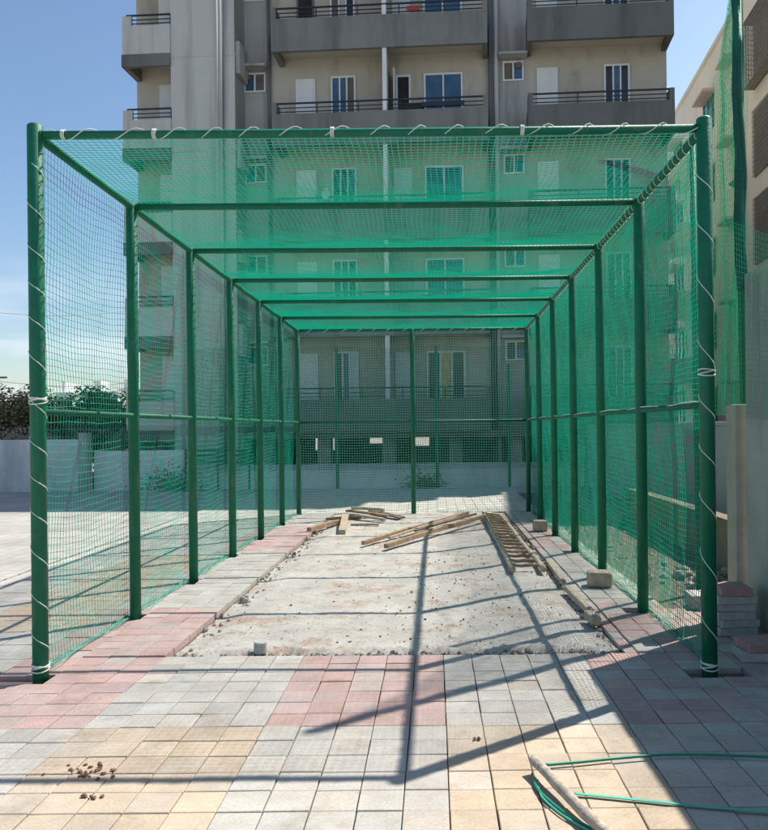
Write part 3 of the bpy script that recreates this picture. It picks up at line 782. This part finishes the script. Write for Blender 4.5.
# ------------------------------------------------------------------ things on and beside the bed
def label_plank(q, name, m, lb, cat='plank', grp='loose timber at the back of the bed', bevel=.003):
    return tag(q.build(name, m, bevel=bevel), lb, cat, grp)
def plank(p0, p1, w, h, m, lb, z0=0, z1=None, name='plank', roll=0):
    z1 = z0 if z1 is None else z1
    a = ground_pt(*p0, z0+h/2); b = ground_pt(*p1, z1+h/2)
    q = MB(); n = 6; pts = [a.lerp(b, k/n) for k in range(n+1)]
    n = 7; wv = random.uniform(-1,1)*.012
    pts = [a.lerp(b, k/n)+Vector((0,0,abs(wv)*math.sin(math.pi*k/n)))+Vector((random.gauss(0,.002),0,random.gauss(0,.0015))) for k in range(n+1)]
    d = (b-a).normalized(); sx = d.cross(Vector((0,0,1))).normalized(); up = sx.cross(d); i = len(q.v)
    for k, p in enumerate(pts):
        tw = wv*8*(k/n-.5); A = sx*math.cos(tw)+up*math.sin(tw); B_ = up*math.cos(tw)-sx*math.sin(tw); ww = w*(1+random.gauss(0,.03))
        for sa, sb_ in ((-1,-1),(1,-1),(1,1),(-1,1)): q.v.append(tuple(p+A*sa*ww/2+B_*sb_*h/2))
    q.f += [(0,1,2,3),(4*n+3,4*n+2,4*n+1,4*n)]+[(4*k+j,4*k+4+j,4*k+4+(j+1)%4,4*k+(j+1)%4) for k in range(n) for j in range(4)]
    return label_plank(q, name, m, lb)
plank((309,530),(343,521), .075, .075, 'wood', 'short square brown timber at the left end of the timber pile')
plank((326,519),(361,517.5), .07, .05, 'wood', 'brown plank lying flat behind the short square timber', .0)
plank((347,510.5),(388,516), .10, .04, 'wood', 'topmost brown plank of the small timber pile', .13, .06)
plank((350,515),(384,519.5), .08, .04, 'wood_pale', 'pale plank under the topmost plank of the small pile', .05, .03)
plank((346,514),(342,532), .11, .07, 'wood_pale', 'pale thick plank pointing at the camera from the small pile', .10, .0)
plank((351,524.5),(379,524.5), .07, .035, 'pole_grey', 'grey weathered board in front of the small timber pile', 0)
plank((371,511),(402,518), .14, .03, 'wood_dark', 'dark board at the right end of the small timber pile', .05, .02)
plank((352,508),(384,510), .06, .05, 'wood', 'thin brown batten at the back of the small timber pile', .03, .03)
plank((363,543),(468,513), .055, .055, 'wood', 'long brown pole farthest left of the slanting pair', .03, .09, 'timber_pole')
plank((386,546),(485,516), .065, .06, 'wood', 'long brown timber nearest the ladder, slanting across the bed', .03, .08, 'timber_pole')
plank((389,538),(456,517), .035, .035, 'wood_pale', 'thin pale stick lying between the two long slanting timbers', .05, .10, 'timber_pole')
plank((415,531),(476,514), .035, .03, 'wood_dark', 'thin dark batten lying on the long slanting timbers', .09, .12, 'timber_pole')

lad = empty('ladder', (1.02, 12.1, 0)); tag(lad, 'bamboo ladder with brown rungs lying flat on the concrete bed', 'ladder')
def stick(p, q_, r0, r1, kn=5):
    p = Vector(p); q_ = Vector(q_); m_ = MB(); pts = []; rr = []
    for k in range(kn*3+1):
        t = k/(kn*3); pts.append(p.lerp(q_, t)+Vector((.006*math.sin(t*9+p.x*5), 0, .004*math.sin(t*13)))); rr.append((r0+(r1-r0)*t)*(1.13 if k % 3 == 0 else 1))
    m_.tube(pts, rr, 10); return m_
l0, l1 = Vector((.86,9.1,.045)), Vector((.90,15.3,.045)); r0_, r1_ = Vector((1.20,9.15,.045)), Vector((1.19,14.7,.045))
for (a, b_) in ((l0, l1), (r0_, r1_)):
    stick(a-lad.location, b_-lad.location, .034, .028, 9).build('rail', 'wood_pale', lad, smooth=True)
for k in range(17):
    t = (k+.6)/17.3; a = l0.lerp(l1, t); b_ = r0_.lerp(r1_, t*1.04)
    rg = stick(a-lad.location+Vector((-.015,0,.012)), b_-lad.location+Vector((.015,0,.012)), .019, .018, 2).build('rung', 'wood', lad, smooth=True)

def block(name, loc, sx, sy, sz, rz, m, lb, cat, bev=.02):
    q = MB(); q.box(-sx/2, sx/2, -sy/2, sy/2, 0, sz)
    o = q.build(name, m, bevel=bev, loc=loc); o.rotation_euler = (random.uniform(-.02,.02), random.uniform(-.02,.02), rz); return tag(o, lb, cat)
b1 = ground_pt(541, 532.5); b2 = ground_pt(602, 590)
block('stone_block', (b1.x, b1.y+.1, .013), .20, .20, .165, .1, 'stone', 'farther pale stone block beside the ladder top by the right posts', 'stone')
block('stone_block', (b2.x, b2.y+.12, .013), .25, .22, .16, -.15, 'stone', 'nearer rounded stone block on the paving beside the second bay', 'stone', .035)
k0 = ground_pt(597, 624)
block('kerb_brick', (1.30, 6.82, .0), .085, .26, .075, .1, 'stone', 'small broken kerb piece at the near end of the kerb row', 'kerb')
block('kerb_brick', (1.32, 7.62, .0), .06, 1.1, .055, .03, 'stone', 'long narrow kerb piece lying along the edge of the bed', 'kerb', .008)
block('kerb_brick', (1.33, 9.1, .0), .05, 1.4, .045, -.02, 'stone', 'farther narrow kerb piece along the edge of the bed', 'kerb', .008)
c0 = ground_pt(261, 652)
q = MB(); q.tube([(0,0,0),(0,0,.075),(0,0,.082)], [.048,.048,.042], 20)
tag(q.build('concrete_plug', 'paver_grey', smooth=False, loc=(c0.x, c0.y-.02, .0)), 'small grey concrete cylinder standing at the front edge of the bed', 'concrete block')

# stacked pavers by the wall
ords = ['bottom', 'second', 'third', 'fourth', 'fifth', 'topmost']
rp = random.Random(5)
def paver(loc, w, d, h, rz, m, lb, grp):
    q = MB(); q.box(-w/2, w/2, -d/2, d/2, 0, h-.002); o = q.build('paver', m, bevel=.004, loc=loc); o.rotation_euler = (0,0,rz); return tag(o, lb, 'paver', grp)
z = -.035 + .04
for k in range(6):
    m_ = 'paver_pink' if k == 5 else 'paver_grey'
    paver((2.32+rp.uniform(-.02,.02), 6.45+rp.uniform(-.02,.02), z), .30 if k < 5 else .24, .30, .062, rp.uniform(-.12,.12), m_,
          ('pink' if k == 5 else 'grey')+' concrete paver, '+ords[k]+' in the tall stack beside the concrete pillar', 'tall stack of pavers'); z += .062
z = .005
for k in range(2):
    paver((2.25+k*.03, 5.72+k*.02, z), .30, .26, .062, -.1+k*.2, 'paver_pink' if k else 'paver_grey', ('pink paver on top of' if k else 'grey paver at the bottom of')+' the short stack nearest the camera', 'short stack of pavers'); z += .062
for k in range(3):
    paver((2.42, 7.35+rp.uniform(-.02,.02), -.06+k*.062), .3, .28, .062, rp.uniform(-.1,.2), 'paver_grey', 'grey paver, %s of the low pile behind the tall stack' % ['bottom','middle','top'][k], 'low pile of pavers')
rbb = MB()
for _ in range(260):
    s_ = abs(rs.gauss(0,.018))+.008
    rbb.rock((rs.uniform(2.0, 3.25), rs.uniform(7.4, 14), -.07+s_*.5), s_, s_*rs.uniform(.7,1.2), s_*.7, rs.uniform(0,3), .3, rs)
for _ in range(70):
    s_ = abs(rs.gauss(0,.03))+.012
    rbb.rock((rs.gauss(2.8,.2), rs.gauss(8.6,.5), -.07+s_*.6+.04*rs.random()), s_, s_*rs.uniform(.7,1.2), s_*.7, rs.uniform(0,3), .3, rs)
tag(rbb.build('rubble', 'rubble'), 'heap of rubble and stones on the earth behind the right net', 'rubble', kind='stuff')

# pole and hoses in the right foreground
pa, pb = ground_pt(533, 760, .06), ground_pt(607, 832, .05); dd = (pb-pa)
q = stick(pa, pa+dd*2.3, .023, .027, 6)
tag(q.build('wooden_pole', 'pole_grey', smooth=True), 'weathered grey wooden pole lying on the paving at bottom right', 'pole')
def smooth_pts(P, n=8):
    out = []
    for i in range(len(P)-1):
        p0, p1, p2_, p3 = P[max(i-1,0)], P[i], P[i+1], P[min(i+2,len(P)-1)]
        for k in range(n):
            t = k/n; out.append(.5*((2*p1)+(-p0+p2_)*t+(2*p0-5*p1+4*p2_-p3)*t*t+(-p0+3*p1-3*p2_+p3)*t**3))
    return out+[P[-1]]
def strip(pix, r, m, name, lb, cat, z=.016, flat=1.0):
    q = MB(); q.tube(smooth_pts([ground_pt(a, b_, z) for a, b_ in pix]), r, 8)
    if flat != 1: q.v = [(x, y, z+(zz-z)*flat) for x, y, zz in q.v]
    return tag(q.build(name, m, smooth=True), lb, cat)
strip([(546,765),(580,762),(615,758.5),(660,755),(700,754.5),(768,757),(830,762)], .0075, 'hose', 'hose', 'dark green hose curving away right from the wooden pole', 'hose')
strip([(574,793.5),(610,797),(650,801),(700,806),(768,811.5),(840,817)], .011, 'strap', 'strap', 'bright turquoise strap running right across the shaded paving', 'strap', z=.012, flat=.3)
strip([(532,774),(538,789),(552,803),(568,815),(590,828),(612,842)], .0065, 'hose', 'hose', 'dark green hose looping left under the wooden pole', 'hose')
strip([(538,780),(541,795),(556,810),(574,822),(596,834)], .004, 'strap', 'cord', 'thin pale green cord beside the hose under the wooden pole', 'cord')
# soil clumps on the tan tiles
for (px_, py_, s_, n_, lb) in ((84,775,.05,26,'brown soil crumbs scattered on tan tiles at lower left'), (95,798,.03,10,'elongated brown soil lump below the crumbs at lower left')):
    c_ = ground_pt(px_, py_, 0); q = MB()
    for k in range(n_):
        r1 = rs.uniform(.003, .013)
        q.rock((c_.x+rs.gauss(0, s_*1.6), c_.y+rs.gauss(0, s_*(1.2 if s_ > .04 else .3)), .004+r1*.4), r1*1.3, r1, r1*.6, rs.uniform(0,3), .4, rs)
    tag(q.build('soil', 'soil'), lb, 'soil', kind='stuff')
for (px_, py_, lb) in ((478,740,'small dark dirt lump alone on the tan tiles'), ):
    c_ = ground_pt(px_, py_, 0); q = MB()
    for k in range(4): q.rock((c_.x+rs.gauss(0,.01), c_.y+rs.gauss(0,.006), .008), .011, .008, .006, rs.uniform(0,3), .4, rs)
    tag(q.build('dirt_lump', 'soil'), lb, 'dirt')
# strip lying on the roof net

# ------------------------------------------------------------------ beyond the wall
def bush(label, x, y, h, rad, leaf, n, kind='tree', seed=0, palm=False, name='tree'):
    rn = random.Random(seed); root = empty(name, (x, y, -.075)); tag(root, label, kind, 'trees beyond the left wall')
    q = MB()
    q.tube([(0,0,0), (.05,.02,h*.3), (.02,0,h*.6)], [.09,.07,.04], 8)
    for k in range(5):
        a = rn.uniform(0,6.28); q.tube([(0.04,0,h*.35), (math.cos(a)*rad*.35, math.sin(a)*rad*.35, h*.55), (math.cos(a)*rad*.6, math.sin(a)*rad*.6, h*.8)], [.04,.025,.012], 6)
    q.build('trunk', 'bark', root)
    c = MB()
    if palm:
        for k in range(46):
            a = rn.uniform(0, 6.28); L = rad*rn.uniform(.8,1.35); up = rn.uniform(-.25, .9); pr = None
            base = Vector((0,0,h*.62+rn.uniform(-.1,.15)))
            prev = base
            for sgm in range(1, 9):
                t = sgm/8; p = base+Vector((math.cos(a)*L*t, math.sin(a)*L*t, L*(up*t-1.1*t*t*.8)))
                side_ = Vector((-math.sin(a), math.cos(a), 0)); wdt = .22*(1-abs(t-.45)*1.3)
                for sg in (-1, 1):
                    for z_ in range(2):
                        st = prev.lerp(p, z_*.5); i = len(c.v)
                        tip = st+side_*sg*wdt+Vector((0,0,-.10-.05*rn.random()))+(p-prev)*.5
                        c.v += [tuple(st), tuple(st+(p-prev)*.28), tuple(tip)]; c.f.append((i,i+1,i+2))
                prev = p
    else:
        lobes = [(rn.uniform(-.7,.7)*rad, rn.uniform(-.5,.5)*rad, h*rn.uniform(.45,.9), rad*rn.uniform(.28,.5)) for _ in range(11)]
        for k in range(n):
            lx, ly, lz, lr = rn.choice(lobes); d = Vector((rn.gauss(0,1), rn.gauss(0,1), rn.gauss(0,1))).normalized()*lr*rn.uniform(.5,1.1)
            p = Vector((lx,ly,lz))+d
            if p.z < .1: continue
            a = Vector((rn.gauss(0,1),rn.gauss(0,1),rn.gauss(0,.6))).normalized()*rn.uniform(.06,.14); b = Vector((rn.gauss(0,1),rn.gauss(0,1),rn.gauss(0,1))).normalized()*rn.uniform(.03,.06)
            i = len(c.v); c.v += [tuple(p-a), tuple(p+b), tuple(p+a), tuple(p-b)]; c.f.append((i,i+1,i+2,i+3))
    c.build('crown', leaf, root)
    return root
def xs(px, Y): return at(px, 428, Y).x
tb = [(-5,27.5,2.6,1.7,'leaf_dry',1,'dry brown palm with drooping fronds at the far left edge'),
      (22,26,2.5,1.5,'leaf_dry',1,'dry palm just left of the front left post above the white wall'),
      (62,27,2.4,1.5,'leaf_olive',1,'olive palm between the front left post and the net rail'),
      (100,28,2.9,1.7,'leaf_green',1,'green palm in the middle of the first left bay'),
      (128,26,2.6,1.4,'leaf_olive',1,'olive palm beside the second left post'),
      (45,32,3.2,2.2,'leaf_olive',0,'round olive tree behind the dry palms'),
      (85,33,3.3,2.2,'leaf_green',0,'dark green leafy tree behind the middle palm'),
      (118,31,3.4,2.0,'leaf_green',0,'tall leafy tree touching the left corner of the apartment block'),
      (-30,33,3.3,2.4,'leaf_olive',0,'olive tree at the far left behind the dry palms'),
      (5,32,3.1,2.2,'leaf_olive',0,'low olive tree behind the leftmost dry palm')]
for i, (px_, Y, h_, rd, lf, pm, lb) in enumerate(tb):
    bush(lb, xs(px_, Y), Y, h_*.92, rd, lf, 5200, 'palm' if pm else 'tree', 20+i, bool(pm), 'palm_tree' if pm else 'tree')
# shrubs at the foot of the low wall
def shrub(px, py, s_, seed, lb):
    c_ = at(px, py, 22.55); rn = random.Random(seed); c = MB()
    for k in range(700):
        p = Vector((rn.gauss(0,s_*.5), rn.gauss(0,s_*.25), abs(rn.gauss(.05,s_*.35))))
        a = Vector((rn.gauss(0,1),rn.gauss(0,1),rn.gauss(0,1))).normalized()*.05; b = Vector((rn.gauss(0,1),rn.gauss(0,1),rn.gauss(0,1))).normalized()*.025
        i = len(c.v); c.v += [tuple(p-a), tuple(p+b), tuple(p+a), tuple(p-b)]; c.f.append((i,i+1,i+2,i+3))
    tag(c.build('shrub', 'leaf_green', loc=(c_.x, c_.y, 0)), lb, 'shrub')
shrub(424, 486, .5, 1, 'dark weed clump at the foot of the low wall behind the rear net')
shrub(172, 470, .9, 4, 'leafy plant leaning over the low wall beside the dark railing')
# far houses
def house(px0, px1, ytop, Y, lb, seed):
    rn = random.Random(seed); a = xs(px0, Y); b = xs(px1, Y); z = at((px0+px1)/2, ytop, Y).z; w_ = b-a
    root = empty('house', ((a+b)/2, Y, -.075)); tag(root, lb, 'house', 'far white houses on the left')
    q = MB(); q.box(-w_/2, w_/2, 0, 8, 0, z); q.box(-w_/2-.2, w_/2+.2, -.2, 8.2, z, z+.15); q.build('wall', 'far_white', root)
    q = MB(); q.box(-w_/2+.5, -w_/2+w_*.35, 1, 4, z+.15, z+1.7); q.build('stair_head', 'far_white', root)
    n = max(2, int(w_/3))
    for fl in range(2):
        for k in range(n):
            x = -w_/2+w_*(k+.5)/n; zz = z-1.9-fl*3
            if zz < .5: continue
            q = MB(); q.box(x-.5, x+.5, -.05, 0, zz, zz+1.1); f = q.build('window', 'glass_dark', root)
            q = MB(); q.box(x-.7, x+.7, -.5, 0, zz+1.2, zz+1.3); q.build('sunshade', 'far_white', f)
house(56, 72, 393, 110, 'small white house left of the mid rail behind the palms', 1)
house(62, 88, 393.5, 120, 'white house directly behind the front left post', 2)
house(88, 118, 392, 115, 'wide white house above the palms in the first left bay', 3)
house(119, 152, 389.5, 125, 'tallest white far house beside the apartment block corner', 4)
house(-40, -2, 396, 130, 'white far house at the left edge of the view', 5)
# overhead wires with a street pole
q = MB(); x = xs(-9, 45); q.tube([(x,45,-.07),(x,45,5.2)], .12, 8); q.box(x-.9, x+.9, 44.95, 45.05, 4.6, 4.7); 
pl = tag(q.build('utility_pole', 'charcoal'), 'dark utility pole top at the left picture edge', 'utility pole')
for (y0_, y1_, lb) in ((306, 300, 'upper thin overhead wire crossing the sky at left'), (373, 374, 'lower thin overhead wire crossing the sky at left'), (383,385,'lowest overhead wire just above the palms at left')):
    a = at(-60, y0_, 44); b = at(180, y1_, 60); pts = [a.lerp(b, k/20)+Vector((0,0,-.8*math.sin(math.pi*k/20))) for k in range(21)]
    q = MB(); q.tube(pts, .022, 5); tag(q.build('wire', 'black_metal'), lb, 'wire', 'overhead wires at left')

# ------------------------------------------------------------------ camera
cam = bpy.data.cameras.new('camera'); co = bpy.data.objects.new('camera', cam); COL.objects.link(co)
cam.sensor_fit = 'AUTO'; cam.sensor_width = 36; cam.lens = 36*F/830
cam.shift_x = -(VX-384)/830; cam.shift_y = (VY-415)/830
c_, s_ = math.cos(TH), math.sin(TH)
co.matrix_world = Matrix(((c_, s_, 0, 0), (0, 0, -1, 0), (-s_, c_, 0, H), (0, 0, 0, 1)))
cam.clip_start = .05; cam.clip_end = 2000
scene.camera = co

# ------------------------------------------------------------------ light
sd = Vector((.545, .44, 1.0)).normalized()
elev = math.asin(sd.z); az = math.atan2(sd.x, sd.y)
sun = bpy.data.lights.new('sun', 'SUN'); sun.energy = 5.0; sun.angle = R(.53); sun.color = (1., .945, .86)
so = bpy.data.objects.new('sun', sun); COL.objects.link(so); so.rotation_euler = sd.to_track_quat('Z', 'Y').to_euler(); so.location = (10, 8, 20)
wd = bpy.data.worlds.new('World'); scene.world = wd; wd.use_nodes = True; nt = wd.node_tree; L = nt.links.new
bg = nt.nodes['Background']; bg.inputs['Strength'].default_value = .095
sk = nt.nodes.new('ShaderNodeTexSky'); sk.sky_type = 'NISHITA'; sk.sun_disc = False; sk.sun_elevation = elev; sk.sun_rotation = az
sk.air_density = 1.0; sk.dust_density = .9; sk.ozone_density = 1.2
tc = nt.nodes.new('ShaderNodeTexCoord'); sep = nt.nodes.new('ShaderNodeSeparateXYZ'); L(tc.outputs['Generated'], sep.inputs[0])
mp = nt.nodes.new('ShaderNodeMapping'); mp.inputs['Scale'].default_value = (2.2, 2.2, 15); L(tc.outputs['Generated'], mp.inputs[0])
no = nt.nodes.new('ShaderNodeTexNoise'); no.inputs['Scale'].default_value = 1.6; no.inputs['Detail'].default_value = 7; no.inputs['Roughness'].default_value = .55; L(mp.outputs[0], no.inputs['Vector'])
r1 = nt.nodes.new('ShaderNodeValToRGB'); r1.color_ramp.elements[0].position = .42; r1.color_ramp.elements[1].position = .66; L(no.outputs['Fac'], r1.inputs[0])
r2 = nt.nodes.new('ShaderNodeMapRange'); r2.inputs['From Min'].default_value = .20; r2.inputs['From Max'].default_value = .06; L(sep.outputs['Z'], r2.inputs[0])
mu = nt.nodes.new('ShaderNodeMath'); mu.operation = 'MULTIPLY'; L(r1.outputs[0], mu.inputs[0]); L(r2.outputs[0], mu.inputs[1])
mx = nt.nodes.new('ShaderNodeMixRGB'); L(mu.outputs[0], mx.inputs[0]); hs = nt.nodes.new('ShaderNodeHueSaturation'); hs.inputs['Saturation'].default_value = 1.1; hs.inputs['Value'].default_value = 1.08; L(sk.outputs[0], hs.inputs['Color']); L(hs.outputs[0], mx.inputs[1]); mx.inputs[2].default_value = (7.0, 7.4, 8.0, 1)
ra = nt.nodes.new('ShaderNodeMapRange'); ra.interpolation_type = 'SMOOTHSTEP'; ra.inputs['From Min'].default_value = -.15; ra.inputs['From Max'].default_value = .42; L(sep.outputs['X'], ra.inputs[0])
rz = nt.nodes.new('ShaderNodeMapRange'); rz.interpolation_type = 'SMOOTHSTEP'; rz.inputs['From Min'].default_value = .75; rz.inputs['From Max'].default_value = .05; L(sep.outputs['Z'], rz.inputs[0])
m2 = nt.nodes.new('ShaderNodeMath'); m2.operation = 'MULTIPLY'; L(ra.outputs[0], m2.inputs[0]); L(rz.outputs[0], m2.inputs[1])
m3 = nt.nodes.new('ShaderNodeMath'); m3.operation = 'MULTIPLY'; m3.inputs[1].default_value = .75; L(m2.outputs[0], m3.inputs[0])
mx2 = nt.nodes.new('ShaderNodeMixRGB'); L(m3.outputs[0], mx2.inputs[0]); L(mx.outputs[0], mx2.inputs[1]); mx2.inputs[2].default_value = (5.6, 7.6, 8.8, 1)
L(mx2.outputs[0], bg.inputs['Color'])

vs = scene.view_settings; vs.view_transform = 'Standard'; vs.look = 'None'; vs.gamma = 1; vs.use_curve_mapping = False; vs.exposure = .56
scene.render.engine = 'CYCLES'; scene.cycles.use_denoising = True
scene.cycles.max_bounces = 6; scene.cycles.diffuse_bounces = 3; scene.cycles.transmission_bounces = 4; scene.cycles.glossy_bounces = 2
